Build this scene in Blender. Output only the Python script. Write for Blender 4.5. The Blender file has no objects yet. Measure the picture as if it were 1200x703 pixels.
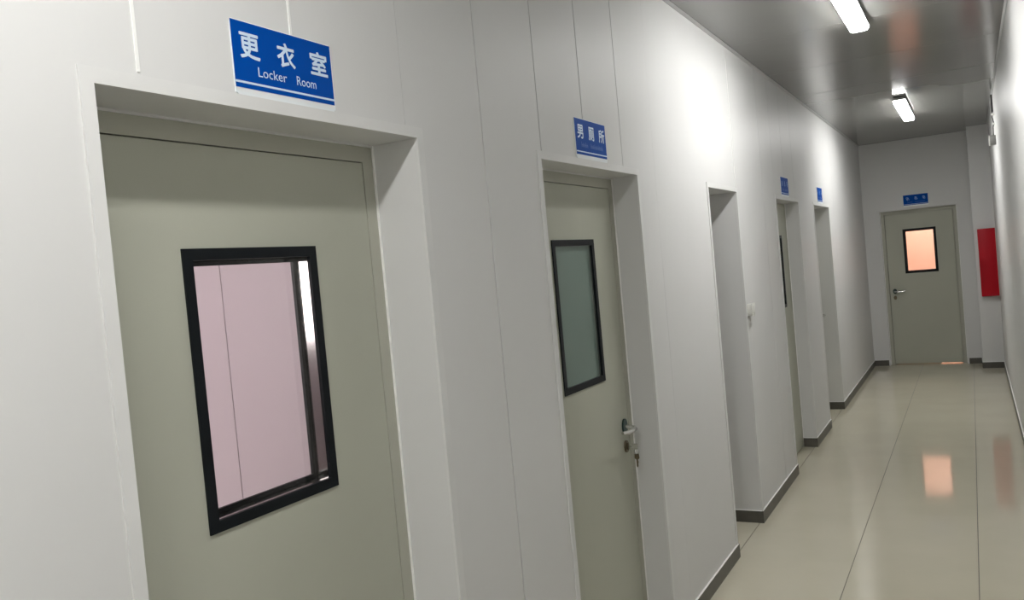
import bpy, bmesh, math, random
from mathutils import Matrix, Vector
random.seed(7)
PI = math.pi
C = bpy.context.scene.collection
S = bpy.context.scene

# ------------------------------------------------------------------ camera
W_, H_ = 1.5512, 3.049            # corridor width, ceiling height
YE, YC, XC = 12.55, 12.10, 1.313  # end wall, pilaster face, pilaster edge
OPEN = 2.12                       # height of the wall openings
yaw, pitch, roll = 0.5033, -0.0314, -0.0912
F = Vector((-math.sin(yaw)*math.cos(pitch), math.cos(yaw)*math.cos(pitch), math.sin(pitch)))
r0 = Vector((math.cos(yaw), math.sin(yaw), 0)); u0 = r0.cross(F)
r = r0*math.cos(roll) + u0*math.sin(roll); u = u0*math.cos(roll) - r0*math.sin(roll)
cd = bpy.data.cameras.new('camera'); cam = bpy.data.objects.new('camera', cd); C.objects.link(cam)
m = Matrix.Identity(4)
for i in range(3):
    m[i][0], m[i][1], m[i][2] = r[i], u[i], -F[i]
m.translation = (1.2818, 0, 1.7351)
cam.matrix_world = m
cd.sensor_width = 36; cd.lens = 985/1200*36; cd.clip_start = 0.02
S.camera = cam

# ------------------------------------------------------------------ world, exposure
wd = bpy.data.worlds.new('world'); S.world = wd; wd.use_nodes = True
wd.node_tree.nodes['Background'].inputs[0].default_value = (0.5, 0.55, 0.6, 1)
wd.node_tree.nodes['Background'].inputs[1].default_value = 0.05
S.view_settings.view_transform = 'Standard'; S.view_settings.look = 'None'
S.view_settings.gamma = 1; S.view_settings.use_curve_mapping = False
S.view_settings.exposure = 0.0
LAMP, LAMP_DIM = 66.0, 57.0   # radiance of the corridor lamp diffusers: full, and turned down to tame wall glare
LOCKER_DAY = 14.0      # daylight through the locker room window
END_LAMP = 82.0       # lamp in the room behind the end door

# ------------------------------------------------------------------ materials
def lin(c): return tuple(((v/255+0.055)/1.055)**2.4 if v > 10 else v/255/12.92 for v in c)
def mat(name, col, rough=.5, metal=0., spec=.5, noise=None, bump=None, coat=0.):
    """noise=(scale, amount) gives soft blotches of colour; bump=(scale, strength, distance)"""
    M = bpy.data.materials.new(name); M.use_nodes = True
    nt = M.node_tree; b = nt.nodes['Principled BSDF']
    b.inputs['Base Color'].default_value = (*col, 1); b.inputs['Roughness'].default_value = rough
    b.inputs['Metallic'].default_value = metal; b.inputs['Specular IOR Level'].default_value = spec
    b.inputs['Coat Weight'].default_value = coat
    tc = nt.nodes.new('ShaderNodeTexCoord')
    if noise:
        n = nt.nodes.new('ShaderNodeTexNoise'); n.inputs['Scale'].default_value = noise[0]; n.inputs['Detail'].default_value = 4
        rp = nt.nodes.new('ShaderNodeValToRGB')
        a = noise[1]
        rp.color_ramp.elements[0].position = .3; rp.color_ramp.elements[1].position = .7
        rp.color_ramp.elements[0].color = (*[v*(1-a) for v in col], 1)
        rp.color_ramp.elements[1].color = (*[min(1, v*(1+a)) for v in col], 1)
        nt.links.new(tc.outputs['Object'], n.inputs['Vector']); nt.links.new(n.outputs['Fac'], rp.inputs['Fac'])
        nt.links.new(rp.outputs['Color'], b.inputs['Base Color'])
    if bump:
        n2 = nt.nodes.new('ShaderNodeTexNoise'); n2.inputs['Scale'].default_value = bump[0]; n2.inputs['Detail'].default_value = 2
        bp = nt.nodes.new('ShaderNodeBump'); bp.inputs['Strength'].default_value = bump[1]; bp.inputs['Distance'].default_value = bump[2]
        nt.links.new(tc.outputs['Object'], n2.inputs['Vector']); nt.links.new(n2.outputs['Fac'], bp.inputs['Height'])
        nt.links.new(bp.outputs['Normal'], b.inputs['Normal'])
    return M
def emit(name, col, st):
    M = bpy.data.materials.new(name); M.use_nodes = True; nt = M.node_tree
    b = nt.nodes['Principled BSDF']; b.inputs['Base Color'].default_value = (.8, .8, .8, 1)
    b.inputs['Emission Color'].default_value = (*col, 1); b.inputs['Emission Strength'].default_value = st
    return M
def glass(name, tint, refl=1.):
    M = bpy.data.materials.new(name); M.use_nodes = True; nt = M.node_tree
    nt.nodes.remove(nt.nodes['Principled BSDF']); out = nt.nodes['Material Output']
    t = nt.nodes.new('ShaderNodeBsdfTransparent'); t.inputs[0].default_value = (*tint, 1)
    g = nt.nodes.new('ShaderNodeBsdfGlossy'); g.inputs['Roughness'].default_value = .01
    f = nt.nodes.new('ShaderNodeFresnel'); f.inputs[0].default_value = 1.3
    x = nt.nodes.new('ShaderNodeMixShader')
    nt.links.new(f.outputs[0], x.inputs[0]); nt.links.new(t.outputs[0], x.inputs[1]); nt.links.new(g.outputs[0], x.inputs[2])
    nt.links.new(x.outputs[0], out.inputs[0])
    return M
MT = dict(
    wall=mat('white coated steel panel', (.66, .66, .652), .42, spec=.05, noise=(1.3, .02), bump=(1.7, .2, .01)),
    wall_core=mat('panel joint core', (.03, .03, .03), .8, noise=(8, .1)),
    bead=mat('white sealant', (.88, .88, .86), .45, noise=(20, .03)),
    trim=mat('white aluminium trim', (.68, .68, .67), .38, spec=.15, noise=(6, .03)),
    ceiling=mat('white ceiling panel greyed as shade', (.23, .23, .218), .15, spec=.42, noise=(1.1, .04), bump=(1.2, .15, .01)),  # white panels; the weak upward light is put into the colour as grey
    floor=mat('grey green vinyl sheet', (.59, .555, .44), .07, spec=.9, noise=(2.2, .03), bump=(2.2, .06, .003)),
    joint=mat('floor weld line', (.13, .12, .10), .6, noise=(15, .1)),
    base=mat('dark brown grey skirting', (.085, .08, .068), .4, noise=(12, .12)),
    leaf=mat('grey green door steel', (.44, .447, .375), .42, spec=.2, noise=(2, .025), bump=(1.5, .12, .008)),
    frame=mat('grey green door frame', (.44, .44, .375), .42, spec=.2, noise=(5, .03)),
    black=mat('black window bead', (.006, .008, .010), .4, spec=.15, noise=(10, .2)),
    alu=mat('polished aluminium spacer', (.38, .37, .365), .12, metal=1., noise=(10, .04)),
    chrome=mat('brushed steel', (.68, .68, .67), .24, metal=1., noise=(30, .06)),
    bronze=mat('dull brass lock', (.16, .13, .085), .4, metal=.7, noise=(30, .15)),
    dkgreen=mat('dark green plastic rose', (.008, .03, .027), .4, noise=(30, .2)),
    frost=mat('frosted green glass', (.17, .23, .20), .25, noise=(1.2, .06)),
    blue=mat('blue sign print', lin((0, 72, 160)), .45, spec=.04, noise=(9, .03)),
    white=mat('white sign plastic', (.78, .82, .84), .35, noise=(9, .03)),
    letter=mat('pale blue white lettering', lin((206, 226, 246)), .4, noise=(40, .03)),
    faint=mat('pale blue lettering', lin((45, 100, 185)), .4, noise=(40, .03)),
    mid=mat('soft blue white lettering', lin((120, 165, 220)), .4, noise=(40, .03)),
    red=mat('red painted steel', (.42, .008, .018), .4, spec=.15, noise=(4, .1)),
    pink=mat('panel tinted as pink light', (.66, .595, .63), .35, noise=(1.2, .02)),  # pink cast of the room's light put into the panel colour
    peach=mat('peach painted wall', (.82, .60, .50), .6, noise=(1.2, .03)),
    plast=mat('white plastic', (.70, .70, .66), .4, noise=(20, .03)),
    housing=mat('grey lamp housing', (.42, .42, .42), .4, noise=(15, .04)),
    cable=mat('black cable', (.012, .012, .012), .5, noise=(30, .2)),
    greybox=mat('grey junction box', (.20, .20, .19), .5, noise=(20, .08)),
    glass=glass('clear glass', (.93, .93, .93)),
    lamp=emit('lamp diffuser', (1., .99, .97), LAMP),
    lamp_dim=emit('dimmed lamp diffuser', (1., .99, .97), LAMP_DIM),
    day=emit('daylight pane', (1., .92, .91), LOCKER_DAY),
    warm=emit('warm lamp diffuser', (1., .81, .71), END_LAMP),
)

# ------------------------------------------------------------------ mesh helpers
def box(bm, x0, x1, y0, y1, z0, z1, bev=0.):
    vs = [bm.verts.new(p) for p in ((x0,y0,z0),(x1,y0,z0),(x1,y1,z0),(x0,y1,z0),(x0,y0,z1),(x1,y0,z1),(x1,y1,z1),(x0,y1,z1))]
    fs = [bm.faces.new([vs[i] for i in q]) for q in ((3,2,1,0),(4,5,6,7),(0,1,5,4),(1,2,6,5),(2,3,7,6),(3,0,4,7))]
    if bev:
        es = list({e for f in fs for e in f.edges})
        bmesh.ops.bevel(bm, geom=es, offset=bev, segments=2, affect='EDGES', profile=.5)
def ring(bm, o, i, d0, d1):
    """rectangular ring in local XZ, o/i = (x0,x1,z0,z1), from depth d0 to d1 (local Y)"""
    def loop(q, y): return [bm.verts.new(p) for p in ((q[0],y,q[2]),(q[1],y,q[2]),(q[1],y,q[3]),(q[0],y,q[3]))]
    of, inf, ob, ib = loop(o,d0), loop(i,d0), loop(o,d1), loop(i,d1)
    for k in range(4):
        j = (k+1) % 4
        bm.faces.new((of[k], of[j], inf[j], inf[k])); bm.faces.new((ib[k], ib[j], ob[j], ob[k]))
        bm.faces.new((of[j], of[k], ob[k], ob[j])); bm.faces.new((inf[k], inf[j], ib[j], ib[k]))
def extrude_poly(bm, pts, vec):
    a = [bm.verts.new(p) for p in pts]; b = [bm.verts.new(Vector(p)+Vector(vec)) for p in pts]
    bm.faces.new(a); bm.faces.new(b[::-1])
    for k in range(len(a)):
        j = (k+1) % len(a); bm.faces.new((a[k], b[k], b[j], a[j]))
def tube(bm, pts, rad, seg=10, cap=True, closed=False):
    pts = [Vector(p) for p in pts]; rings = []
    n = len(pts); rads = rad if isinstance(rad, (list, tuple)) else [rad]*n
    for k, p in enumerate(pts):
        a = pts[(k-1) % n] if (k or closed) else p
        b = pts[(k+1) % n] if (k < n-1 or closed) else p
        t = (b-a).normalized(); s = t.orthogonal().normalized() if abs(t.z) > .95 else t.cross(Vector((0,0,1))).normalized()
        w = t.cross(s)
        rings.append([bm.verts.new(p + rads[k]*(s*math.cos(2*PI*q/seg) + w*math.sin(2*PI*q/seg))) for q in range(seg)])
    for k in range(n if closed else n-1):
        A, B = rings[k], rings[(k+1) % n]
        for q in range(seg):
            bm.faces.new((A[q], A[(q+1) % seg], B[(q+1) % seg], B[q]))
    if cap and not closed:
        bm.faces.new(rings[0][::-1]); bm.faces.new(rings[-1])
def disc(bm, c, rx, rz, y0, y1, seg=24):
    """elliptic cylinder along local Y"""
    extrude_poly(bm, [(c[0]+rx*math.cos(2*PI*k/seg), y0, c[1]+rz*math.sin(2*PI*k/seg)) for k in range(seg)], (0, y1-y0, 0))
def obj(name, bm, material, parent=None, smooth=False, label=None):
    bmesh.ops.recalc_face_normals(bm, faces=bm.faces[:])
    me = bpy.data.meshes.new(name); bm.to_mesh(me); bm.free()
    me.materials.append(MT[material])
    if smooth:
        for p in me.polygons: p.use_smooth = True
        me.set_sharp_from_angle(angle=math.radians(40))
    o = bpy.data.objects.new(name, me); C.objects.link(o)
    if parent: o.parent = parent
    if label: o['label'] = label
    return o
def part(name, material, parent, *boxes, bev=0., label=None):
    bm = bmesh.new()
    for b in boxes: box(bm, *b, bev=bev)
    return obj(name, bm, material, parent, smooth=bev > 0, label=label)
def thing(name, label=None, cat=None, loc=(0,0,0), rz=0, group=None, kind=None):
    o = bpy.data.objects.new(name, None); C.objects.link(o); o.empty_display_size = .1
    o.location = loc; o.rotation_euler = (0, 0, rz)
    if label: o['label'] = label
    if cat: o['category'] = cat
    if group: o['group'] = group
    if kind: o['kind'] = kind
    return o

# ------------------------------------------------------------------ openings in the left wall
D1, D2, D3, D4, D5 = (.9324,1.8795), (2.6222,3.5726), (4.7306,5.3795), (6.6206,7.5517), (8.3691,9.3195)
LINE = .02
HOLES = [(a-LINE, b+LINE) for a, b in (D1, D2, D3, D4, D5)]
YB = -4.6                      # the corridor goes on behind the photographer

def skyline(y0, y1, holes, top, zh):
    """outline in (y, z) of a wall strip with openings cut out from below"""
    pts = [(y0, 0)] if not any(a < y0 < b for a, b in holes) else [(y0, zh)]
    for a, b in holes:
        if b <= y0 or a >= y1: continue
        if a > y0: pts += [(a, 0), (a, zh)]
        if b < y1: pts += [(b, zh), (b, 0)]
    pts.append((y1, zh) if any(a < y1 < b for a, b in holes) else (y1, 0))
    pts += [(y1, top), (y0, top)]
    return pts
def wall_strip(name, material, parent, x0, x1, y0, y1, holes, top=H_):
    bm = bmesh.new()
    extrude_poly(bm, [(x0, y, z) for y, z in skyline(y0, y1, holes, top, OPEN+LINE)], (x1-x0, 0, 0))
    return obj(name, bm, material, parent)

# ------------------------------------------------------------------ floor
fl = thing('floor', 'glossy grey green vinyl sheet floor with lengthwise seams', 'floor', kind='structure')
GAP = .0022
xs = [-.018, .606, 1.206]
part('subfloor', 'joint', fl, (-3.3, W_+.1, YB, 16.0, -.06, -.0025))
edges = [-3.3] + xs + [W_+.1]
for a, b in zip(edges[:-1], edges[1:]):
    part('floor_sheet', 'floor', fl, (a + (GAP if a > -3 else 0), b - (GAP if b < W_ else 0), YB, 16.0, -.0025, 0.))

# ------------------------------------------------------------------ left wall of coated panels
wl = thing('wall_left', 'white glossy panel wall with recessed doorways along the corridor', 'wall', kind='structure')
seams = [YB, -3.4, -2.25, -1.10, .05, 1.025, 1.43, 1.835, 2.237, 2.635, 3.021, 3.417, 3.83, 5.38, 6.19, 6.59, 7.0, 7.43, 8.58, 9.73, 10.88, YE]
dark = {2.237, 2.635, 3.021, 3.417, 6.19, 6.59, 7.0, 7.43}
tight = {3.83, 8.58, 9.73, 10.88, 1.835, .05, -1.10, -2.25, -3.4}
for a, b in zip(seams[:-1], seams[1:]):
    g = lambda s: .003 if s in dark else (.0006 if s in tight else 0.)
    wall_strip('wall_panel', 'wall', wl, -.05, 0., a+g(a), b-g(b), HOLES)
wall_strip('panel_core', 'wall_core', wl, -.06, -.0505, YB, YE, HOLES)
for s, lo in ((1.025, OPEN+.034), (1.43, OPEN+.034), (5.38, OPEN+.034)):
    part('sealant_bead', 'bead', wl, (0., .0025, s-.003, s+.003, lo, H_-.028))

# right wall, behind, end wall
wr = thing('wall_right', 'white glossy panel wall on the right of the corridor', 'wall', kind='structure')
rs = [YB, -3.0, -1.85, -.7, .45, 1.6, 2.75, 3.9, 5.05, 6.2, 7.35, 8.5, 9.65, 10.8, YE]
for a, b in zip(rs[:-1], rs[1:]):
    part('wall_panel', 'wall', wr, (W_, W_+.05, a+.0006, b-.0006, 0., H_))
part('panel_core', 'wall_core', wr, (W_+.0505, W_+.06, YB, YE, 0., H_))
wb = thing('wall_back', 'white panel wall closing the corridor behind the viewer', 'wall', kind='structure')
part('wall_panel', 'wall', wb, (-.06, W_+.06, YB-.06, YB, 0., H_))
EX0, EX1, EH = .2064, 1.1386, 2.111
we = thing('wall_end', 'white panel wall at the far end of the corridor around the door', 'wall', kind='structure')
bm = bmesh.new()
extrude_poly(bm, [(x, YE, z) for x, z in ((-.06,0),(EX0-LINE,0),(EX0-LINE,EH+LINE),(EX1+LINE,EH+LINE),(EX1+LINE,0),(W_+.06,0),(W_+.06,H_),(-.06,H_))], (0, .10, 0))
obj('wall_panel', bm, 'wall', we)
wc = thing('wall_column', 'white boxed column in the far right corner of the corridor', 'column', kind='structure')
part('column_casing', 'wall', wc, (XC, W_, YC, YE, 0., H_), bev=.003)

# ceiling panels
ce = thing('ceiling', 'grey glossy ceiling of wide metal panels with cross joints, white darkened to grey as shade', 'ceiling', kind='structure')
js = [5.48 + 1.155*k for k in range(-9, 7)]
js = [YB] + [j for j in js if YB < j < YE] + [YE]
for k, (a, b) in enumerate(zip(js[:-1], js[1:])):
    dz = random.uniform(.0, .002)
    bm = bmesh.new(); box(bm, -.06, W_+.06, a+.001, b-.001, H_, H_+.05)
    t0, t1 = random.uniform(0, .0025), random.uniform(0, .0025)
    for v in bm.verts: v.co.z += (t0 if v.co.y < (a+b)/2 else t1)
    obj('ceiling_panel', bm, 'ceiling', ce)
part('panel_core', 'wall_core', ce, (-.06, W_+.06, YB, YE, H_+.053, H_+.06))
for n, (x0, x1) in (('trim_1', (0., .022)), ('trim_2', (W_-.022, W_))):
    t = thing(n, 'thin grey cove strip between %s wall and ceiling' % ('left' if n == 'trim_1' else 'right'), 'trim', kind='structure')
    bm = bmesh.new(); s = 1 if x0 == 0 else -1; xb = 0 if s > 0 else W_
    extrude_poly(bm, [(xb, YB, H_), (xb, YB, H_-.014), (xb+s*.004, YB, H_-.014), (xb+s*.014, YB, H_-.004), (xb+s*.014, YB, H_)], (0, (YE if s > 0 else YC)-YB, 0))
    obj('cove_strip', bm, 'housing', t)

# ------------------------------------------------------------------ skirting
BH, BT = .0765, .009
def skirting(parent, x0, x1, y0, y1):
    part('skirting_board', 'base', parent, (x0, x1, y0, y1, 0., BH))
    part('sealant_bead', 'bead', parent, (min(x0,x1), max(x0,x1), y0, y1, BH, BH+.0025))
bl = thing('baseboard_left', 'dark skirting board along the left wall, broken at each doorway', 'baseboard', kind='structure')
segs = [(YB, D1[0]-.028), (D1[1]+.028, D2[0]-.028), (D2[1]+.028, D3[0]), (D3[1], D4[0]), (D4[1], D5[0]), (D5[1], YE)]
for a, b in segs: skirting(bl, 0, BT, a, b)
for d, dep in ((D3, 1.2), (D4, .108), (D5, .15)):
    skirting(bl, -dep, 0 if d else 0, d[1]-BT, d[1]); skirting(bl, -dep, 0, d[0], d[0]+BT)
    for y0, y1 in ((d[1]-BT, d[1]), (d[0], d[0]+BT)): part('skirting_board', 'base', bl, (0, BT, y0, y1, 0., BH))
br = thing('baseboard_right', 'dark skirting board along the right wall', 'baseboard', kind='structure')
skirting(br, W_-BT, W_, YB, YC)
be = thing('baseboard_end', 'dark skirting board on the end wall beside the door and column', 'baseboard', kind='structure')
skirting(be, BT, EX0-.02, YE-BT, YE); skirting(be, EX1+.02, XC-BT, YE-BT, YE)
skirting(be, XC-BT, W_-BT, YC-BT, YC); skirting(be, XC-BT, XC, YC, YE-BT)

# ------------------------------------------------------------------ doors
def door(name, label, loc, rz, w, h, t, handle, pane, trim=True, g=.003):
    """local X along the wall, local Y into the wall, Z up; the clear opening runs x 0..w"""
    D = thing(name, label, 'door', loc, rz, kind='structure')
    L = LINE
    if trim:
        T = .028
        part('door_trim', 'trim', D, (-T, 0, -.004, .004, 0, h))
        part('door_trim', 'trim', D, (w, w+T, -.004, .004, 0, h))
        part('door_trim', 'trim', D, (-T, w+T, -.004, .004, h, h+T))
    part('reveal_lining', 'wall', D, (-L, 0, .0042, t+.055, 0, h))
    part('reveal_lining', 'wall', D, (w, w+L, .0042, t+.055, 0, h))
    part('reveal_lining', 'wall', D, (-L, w+L, .0042, t+.055, h, h+L))
    fw = .047
    part('frame_jamb', 'frame', D, (0, fw, t, t+.055, 0, h-fw)); part('frame_jamb', 'frame', D, (w-fw, w, t, t+.055, 0, h-fw))
    part('frame_head', 'frame', D, (0, w, t, t+.055, h-fw, h))
    b = .005
    part('sealant_bead', 'bead', D, (w-b, w, t-b, t, 0, h)); part('sealant_bead', 'bead', D, (0, b, t-b, t, 0, h))
    part('sealant_bead', 'trim', D, (b, w-b, t-b, t, h-b, h))
    # leaf with a window
    lx0, lx1, lz0, lz1 = fw+g, w-fw-g, .014, h-fw-g
    cx = w/2; O = (cx-.2025, cx+.2025, 1.246, 1.848); bw = .025
    I = (O[0]+bw, O[1]-bw, O[2]+bw, O[3]-bw)
    d0, d1 = t+.001, t+.047
    bm = bmesh.new(); ring(bm, (lx0, lx1, lz0, lz1), (I[0]-.01, I[1]+.01, I[2]-.01, I[3]+.01), d0, d1)
    leaf = obj('door_leaf', bm, 'leaf', D)
    bm = bmesh.new(); ring(bm, O, I, d0-.005, d0+.004); obj('window_bead', bm, 'black', leaf)
    bm = bmesh.new(); ring(bm, (O[0]+.004, O[1]-.004, O[2]+.004, O[3]-.004), (I[0]+.010, I[1]-.010, I[2]+.010, I[3]-.010), d1-.004, d1+.005); obj('window_bead', bm, 'black', leaf)
    bm = bmesh.new(); ring(bm, (I[0]-.009, I[1]+.009, I[2]-.009, I[3]+.009), I, d0+.0045, d1-.0045); obj('glazing_spacer', bm, 'alu', leaf)
    if pane == 'frost':
        part('glass_pane', 'frost', leaf, (I[0], I[1], d0+.010, d0+.014, I[2], I[3]))
    else:
        part('glass_pane', 'glass', leaf, (I[0], I[1], d1-.012, d1-.008, I[2], I[3]))
    for q in ((fw-.002, fw+.014, d1+.0005, d1+.012, 0, h-fw), (w-fw-.014, w-fw+.002, d1+.0005, d1+.012, 0, h-fw), (fw, w-fw, d1+.0005, d1+.012, h-fw-.014, h-fw+.002)):
        part('leak_stop', 'frame', D, q)  # strips added behind the leaf to block light through its gaps
    if pane == 'clear': part('leak_bar', 'frame', D, (0, w*.66, d1+.014, d1+.04, 0, .016))  # bar added behind part of the leaf to shape the light leak
    # lever handle
    if handle:
        s = -1 if handle == 'right' else 1            # lever points to the hinge side
        hx = lx1-.053 if handle == 'right' else lx0+.062
        hz = 1.012
        bm = bmesh.new(); disc(bm, (hx, hz), .026, .036, d0-.008, d0)
        Hd = obj('handle', bm, 'dkgreen', D, smooth=True)
        bm = bmesh.new()
        tube(bm, [(hx, d0-.006, hz), (hx, d0-.03, hz-.002), (hx, d0-.048, hz-.004), (hx+s*.012, d0-.057, hz-.006), (hx+s*.05, d0-.056, hz-.008), (hx+s*.10, d0-.052, hz-.006), (hx+s*.135, d0-.046, hz-.001)],
             [.011, .010, .010, .0105, .0105, .0095, .007], seg=12)
        obj('lever', bm, 'chrome', Hd, smooth=True, label='brushed steel lever')
        bm = bmesh.new(); disc(bm, (hx, hz-.088), .020, .027, d0-.008, d0); 
        lk = obj('lock_cylinder', bm, 'bronze', D, smooth=True)
        bm = bmesh.new(); disc(bm, (hx, hz-.088), .008, .016, d0-.014, d0-.008); obj('key_barrel', bm, 'bronze', lk, smooth=True)
    return D
L90 = PI/2
door('door_1', 'nearest grey green door, clear black framed window showing a pinkish room', (0, D1[0], 0), L90, D1[1]-D1[0], OPEN, .150, 'left', 'clear')
door('door_2', 'grey green door with frosted glass and keys left in its lock', (0, D2[0], 0), L90, D2[1]-D2[0], OPEN, .120, 'right', 'frost')
door('door_3', 'partly hidden door under the third blue sign, dark narrow window visible', (0, D4[0], 0), L90, D4[1]-D4[0], OPEN, .110, 'left', 'frost')
door('door_4', 'recessed door under the farthest blue sign on the left wall', (0, D5[0], 0), L90, D5[1]-D5[0], OPEN, .160, 'right', 'frost')
door('door_5', 'grey green end door with a glowing peach window', (EX0, YE, 0), 0, EX1-EX0, EH, .075, 'left', 'clear', trim=False, g=.006)

# open passage without a door
ps = thing('wall_passage', 'white walls of the narrow open passage without a sign', 'wall', kind='structure')
PD = 1.25
part('wall_panel', 'wall', ps, (-PD, -.0042, D3[0]-LINE, D3[0], 0, OPEN)); part('wall_panel', 'wall', ps, (-PD, -.0042, D3[1], D3[1]+LINE, 0, OPEN))
part('wall_panel', 'wall', ps, (-PD, -.0042, D3[0]-LINE, D3[1]+LINE, OPEN, OPEN+LINE)); part('wall_panel', 'wall', ps, (-PD-.02, -PD, D3[0]-LINE, D3[1]+LINE, 0, OPEN+LINE))
for b in ((-.004, .004, D3[0]-.028, D3[0], BH, OPEN), (-.004, .004, D3[1], D3[1]+.028, BH, OPEN), (-.004, .004, D3[0]-.028, D3[1]+.028, OPEN, OPEN+.028)):
    part('opening_trim', 'trim', ps, b)

# ------------------------------------------------------------------ rooms seen through the clear panes
lr = thing('wall_locker_room', 'pinkish panel walls of the room behind the nearest door, pink light tint in their colour', 'wall', kind='structure')
LX0, LX1, LY0, LY1 = -3.2, -.206, -.6, 2.25
xs_ = [LX0, -2.6, -1.9, -1.195, -.7, LX1]
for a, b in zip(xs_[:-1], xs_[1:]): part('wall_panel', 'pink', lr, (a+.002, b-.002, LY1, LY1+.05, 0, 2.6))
part('panel_core', 'wall_core', lr, (LX0, LX1, LY1+.051, LY1+.06, 0, 2.6))
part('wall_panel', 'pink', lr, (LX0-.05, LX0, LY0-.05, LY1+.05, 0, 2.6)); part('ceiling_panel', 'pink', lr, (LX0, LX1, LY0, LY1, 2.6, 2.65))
WX0, WX1, WZ0, WZ1 = -2.75, -1.45, 1.44, 2.35
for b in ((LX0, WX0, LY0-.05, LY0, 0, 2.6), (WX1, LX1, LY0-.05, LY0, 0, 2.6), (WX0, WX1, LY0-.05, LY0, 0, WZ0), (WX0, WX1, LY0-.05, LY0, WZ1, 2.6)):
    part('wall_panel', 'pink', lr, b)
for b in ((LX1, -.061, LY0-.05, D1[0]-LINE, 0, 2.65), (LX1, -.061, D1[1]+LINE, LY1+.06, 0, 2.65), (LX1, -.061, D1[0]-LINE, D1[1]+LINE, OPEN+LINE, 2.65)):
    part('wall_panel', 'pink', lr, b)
w1 = thing('window_1', 'bright daylight window of the locker room', 'window', kind='structure')
bm = bmesh.new(); ring(bm, (WX0, WX1, WZ0, WZ1), (WX0+.03, WX1-.03, WZ0+.03, WZ1-.03), LY0-.045, LY0-.005); obj('window_frame', bm, 'trim', w1)
part('window_pane', 'day', w1, (WX0+.03, WX1-.03, LY0-.035, LY0-.03, WZ0+.03, WZ1-.03))
er = thing('wall_end_room', 'peach lit walls of the room behind the end door', 'wall', kind='structure')
EY0, EY1 = YE+.106, 15.0
for b in ((-.6, 2.0, EY1, EY1+.05, 0, 2.6), (-.65, -.6, EY0, EY1, 0, 2.6), (2.0, 2.05, EY0, EY1, 0, 2.6), (-.6, 2.0, EY0, EY1, 2.6, 2.65),
          (-.6, EX0-LINE, YE+.101, EY0+.02, 0, 2.6), (EX1+LINE, 2.0, YE+.101, EY0+.02, 0, 2.6), (EX0-LINE, EX1+LINE, YE+.101, EY0+.02, EH+LINE, 2.6)):
    part('wall_panel', 'peach', er, b)

# ------------------------------------------------------------------ lamps
def lamp(y, label, glow='lamp', x=.776, z=2.978, top=H_, length=1.48, group='corridor ceiling lamps'):
    Lp = thing('ceiling_lamp', label, 'lamp', (x, y, z), 0, group)
    h, w = length/2, .052
    def plan(w, h, rr, z):
        return [(sx*(w-rr)+rr*math.cos(a), sy*(h-rr)+rr*math.sin(a), z) for sx, sy, a0 in ((1,1,0), (-1,1,PI/2), (-1,-1,PI), (1,-1,1.5*PI)) for a in [a0+k*PI/12 for k in range(7)]]
    rows = [plan(w, h, .028, .036), plan(w, h, .028, .024), plan(w-.006, h-.006, .026, .016)]
    bm = bmesh.new(); vr = [[bm.verts.new(p) for p in rw] for rw in rows]; n = len(vr[0])
    for A, B in zip(vr[:-1], vr[1:]):
        for k in range(n): bm.faces.new((A[k], A[(k+1) % n], B[(k+1) % n], B[k]))
    bm.faces.new(vr[0]); bm.faces.new(vr[-1][::-1]); obj('diffuser', bm, glow, Lp)
    bm = bmesh.new(); extrude_poly(bm, [(p, -h-.012, q) for p, q in ((-.056,.0365),(.056,.0365),(.056,.046),(.040,.060),(-.040,.060),(-.056,.046))], (0, 2*h+.024, 0)); obj('housing', bm, 'housing', Lp)
    for s in (-1, 1):
        part('mounting_bracket', 'housing', Lp, (-.03, .03, s*h*.7-.012, s*h*.7+.012, .0603, top-z))
        y0, y1 = (h+.0005, h+.009) if s > 0 else (-h-.009, -h-.0005)
        for a, b in ((-.020, -.012), (.012, .020)): part('end_clip', 'housing', Lp, (a, b, y0, y1, .017, .0362))
    return Lp
lamp(4.81, 'nearer of the two white tube lamps, cut off by the top edge', 'lamp_dim')
lamp(9.46, 'farther white tube lamp, whole, hanging before the end wall', 'lamp_dim')
lamp(.18, 'white tube lamp out of view above the nearest door')
lamp(-3.75, 'white tube lamp out of view behind the viewer')
lamp(13.9, 'warm lamp of the room behind the end door', 'warm', x=.7, z=2.48, top=2.6, group=None)

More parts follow.
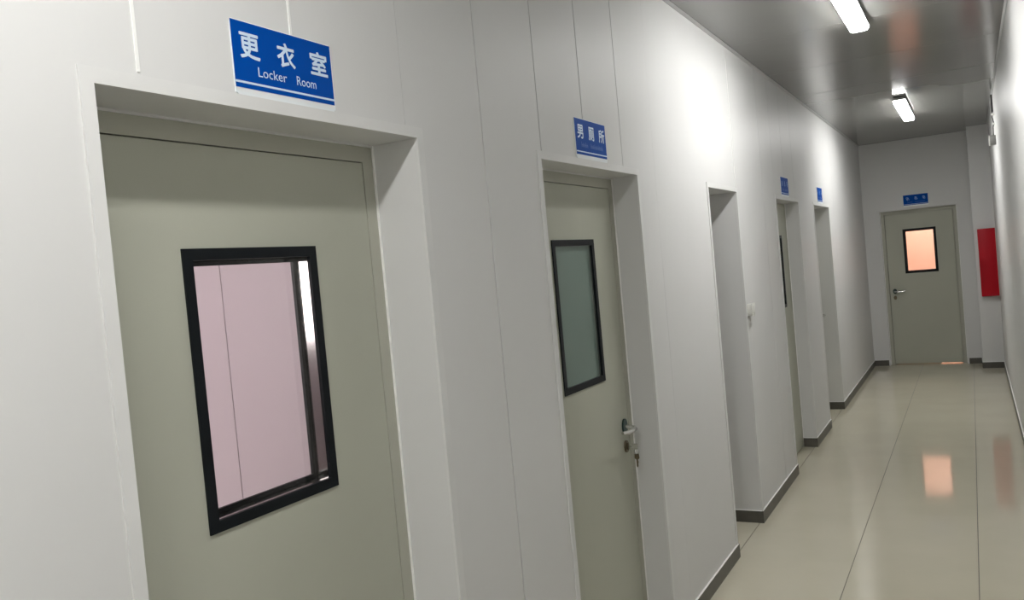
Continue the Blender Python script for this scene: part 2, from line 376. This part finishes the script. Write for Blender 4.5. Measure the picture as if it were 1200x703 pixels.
# ------------------------------------------------------------------ signs
def glyph_mesh(txt, size, bold):
    cu = bpy.data.curves.new('lettering', 'FONT'); cu.body = txt; cu.size = size; cu.offset = 0.
    cu.align_x = 'LEFT'; cu.extrude = 0.; cu.resolution_u = 3
    o = bpy.data.objects.new('lettering', cu); C.objects.link(o)
    bpy.context.view_layer.update()
    me = bpy.data.meshes.new_from_object(o.evaluated_get(bpy.context.evaluated_depsgraph_get()))
    bpy.data.objects.remove(o); bpy.data.curves.remove(cu)
    return me
def put_text(parent, txt, x0, x1, z0, z1, material, bold=0., y=-.0042, name='lettering'):
    """fit the text into the box x0..x1, z0..z1 on the sign face"""
    me = glyph_mesh(txt, 1., bold)
    if not me.vertices: return
    ax = [v.co.x for v in me.vertices]; ay = [v.co.y for v in me.vertices]
    sx, sz = (x1-x0)/(max(ax)-min(ax)), (z1-z0)/(max(ay)-min(ay)); mx, my = min(ax), min(ay)
    for v in me.vertices:
        v.co = ((v.co.x-mx)*sx + x0, y, (v.co.y-my)*sz + z0)
    bm = bmesh.new(); bm.from_mesh(me); bpy.data.meshes.remove(me)
    if bold:                                       # heavier strokes: the same outline laid around itself
        src = bm.copy()
        for k in range(8):
            t = src.copy(); e = bold*(x1-x0)
            for v in t.verts: v.co += Vector((e*math.cos(k*PI/4), -.00001*(k+1), e*math.sin(k*PI/4)))
            tm = bpy.data.meshes.new('t'); t.to_mesh(tm); t.free(); bm.from_mesh(tm); bpy.data.meshes.remove(tm)
        src.free()
    obj(name, bm, material, parent)
def strokes(parent, x0, z0, s, lines, material):
    """a small mark of straight strokes, unit square coordinates"""
    bm = bmesh.new()
    for (a, b, c, d, t) in lines:
        p, q = Vector((x0+a*s, 0, z0+b*s)), Vector((x0+c*s, 0, z0+d*s)); n = (q-p).normalized().cross(Vector((0,1,0)))*t*s/2
        bm.faces.new([bm.verts.new(Vector((v.x, -.0042, v.z))) for v in (p+n, q+n, q-n, p-n)])
    obj('lettering', bm, material, parent)
SW, SH = .305, .156
def sign(label, loc, rz, words=None, english=None, marks=False):
    s = thing('door_sign', label, 'sign', loc, rz, 'blue door signs')
    bm = bmesh.new(); box(bm, 0, SW, -.003, -.0002, 0, SH)
    es = [e for e in bm.edges if abs(e.verts[0].co.y - e.verts[1].co.y) > .001]
    bmesh.ops.bevel(bm, geom=es, offset=.006, segments=3, affect='EDGES'); obj('plate', bm, 'white', s)
    part('blue_print', 'blue', s, (.0012, SW-.003, -.0036, -.0031, .017, SH-.002))
    part('stripe', 'letter', s, (.0012, SW-.003, -.0040, -.0037, .0265, .0310))
    if words:
        for k, ch in enumerate(words):
            x0, x1 = ((.022, .075), (.128, .180), (.231, .286))[k]
            put_text(s, ch, x0, x1, .080, .131, 'letter', .026)
    if english:
        a, b = english
        put_text(s, a, .066, .150, .046, .066, 'letter', .0); put_text(s, b, .181, .243, .046, .066, 'letter', .0)
    if marks:
        for k in range(3):
            pat = []                                  # too small to read in the picture: a worn cluster of strokes
            for q in range(9):
                a, rr = q*2.4+k, .12+.3*((q*7+k*3) % 9)/9
                c, d_ = .5+rr*math.cos(a), .5+rr*math.sin(a); v = (q % 3)*.8
                pat.append((c-.16*math.cos(v), d_-.16*math.sin(v), c+.16*math.cos(v), d_+.16*math.sin(v), .13))
            strokes(s, .028+k*.100, .078, .052, pat, 'mid')
    if marks or (words and not english):
        for x0, n in ((.052, 5), (.140, 10)):
            for q in range(n): strokes(s, x0+q*.0125, .047, .018, [(.1, 0, .1, .9 if q % 3 else 1.1, .16), (.1, .5, .5, .5, .14), (.5, 0, .5, .5, .14)], 'faint')
    return s
Z0 = 2.146
sign('large blue locker room sign above the nearest door', (0, 1.251, Z0), L90, '更衣室', ('Locker', 'Room'))
sign('blue sign with three white characters above the frosted glass door', (0, 2.931, Z0), L90, '男厕所')
sign('third blue sign along the left wall, beyond the open passage', (0, 6.850, Z0), L90, marks=True)
sign('smallest blue sign on the left wall, nearest the corridor end', (0, 8.635, Z0), L90, marks=True)
sign('blue sign on the end wall above the door with glowing window', (.512, YE, Z0), 0, marks=True)

# ------------------------------------------------------------------ keys hanging in the second door's lock
kx, kz = (D2[1]-D2[0])-.05-.053, 1.012-.088      # lock centre in door coordinates
K = thing('key_bunch', 'small bunch of keys hanging from the lock of the frosted door', 'keys', (0, D2[0], 0), L90)
d0 = .121
bm = bmesh.new(); tube(bm, [(kx, d0-.0135, kz), (kx, d0-.030, kz)], .0035, 8)
disc(bm, (0, 0), .0, .0, 0, 0) if False else None
box(bm, kx-.0015, kx+.0015, d0-.056, d0-.029, kz-.013, kz+.013, bev=.0006)
obj('key', bm, 'chrome', K)
rc = Vector((kx, d0-.050, kz-.022))
bm = bmesh.new(); tube(bm, [rc + Vector((.004*math.sin(a), .012*math.sin(a), .015*math.cos(a))) for a in [2*PI*k/16 for k in range(16)]], .0016, 6, closed=True)
obj('key_ring', bm, 'chrome', K, smooth=True)
for k, dx in enumerate((-.004, .006)):
    bm = bmesh.new()
    x, y, z = kx+dx, d0-.050+.004*k, kz-.034
    extrude_poly(bm, [(x, y-.010, z), (x, y+.010, z), (x, y+.011, z-.018), (x, y+.004, z-.024), (x, y+.004, z-.054), (x, y, z-.059), (x, y-.003, z-.054), (x, y-.004, z-.040), (x, y-.006, z-.036), (x, y-.004, z-.030), (x, y-.004, z-.024), (x, y-.011, z-.018)], (.002, 0, 0))
    obj('key', bm, 'bronze', K)

# ------------------------------------------------------------------ small fixtures
sw = thing('light_switch', 'small white switch box on the wall just past the open passage', 'switch', (0, 5.452, 1.365), L90)
part('back_box', 'plast', sw, (-.038, .038, -.030, -.0002, -.038, .038), bev=.003)
part('face_plate', 'plast', sw, (-.042, .042, -.036, -.0302, -.042, .042), bev=.002)
part('rocker', 'plast', sw, (-.018, .018, -.040, -.0362, -.026, .026), bev=.0015)

rb = thing('fire_box', 'dark red wall cabinet on the white column in the far corner', 'cabinet', (1.352, YC, .912))
bx = W_-.002-1.352
part('body', 'red', rb, (0, bx, -.09, -.0002, 0, .845), bev=.003)
part('door_panel', 'red', rb, (.004, bx-.004, -.096, -.0902, .004, .841), bev=.002)
part('edge_strip', 'plast', rb, (bx-.004, bx, -.0955, -.0902, .0, .845))
part('latch', 'red', rb, (.012, .022, -.101, -.0962, .39, .44), bev=.001)

jb = thing('junction_box', 'grey box hanging on a dark cable high on the right wall', 'box', (W_, 9.4, 2.50))
part('conduit', 'cable', jb, (-.022, -.006, -.008, .008, .36, H_-.024-2.50))
bm = bmesh.new(); tube(bm, [(-.014, 0, .36), (-.018, .004, .31), (-.010, -.004, .26), (-.016, .002, .21), (-.018, 0, .135)], .0045, 8); obj('cable', bm, 'cable', jb, smooth=True)
for z in (.335, .245): part('cable_clip', 'plast', jb, (-.026, 0, -.010, .010, z-.009, z+.009))
part('box_body', 'greybox', jb, (-.052, -.0005, -.035, .035, .045, .135), bev=.003)
part('mount_plate', 'plast', jb, (-.060, -.0525, -.03, .03, .04, .14))
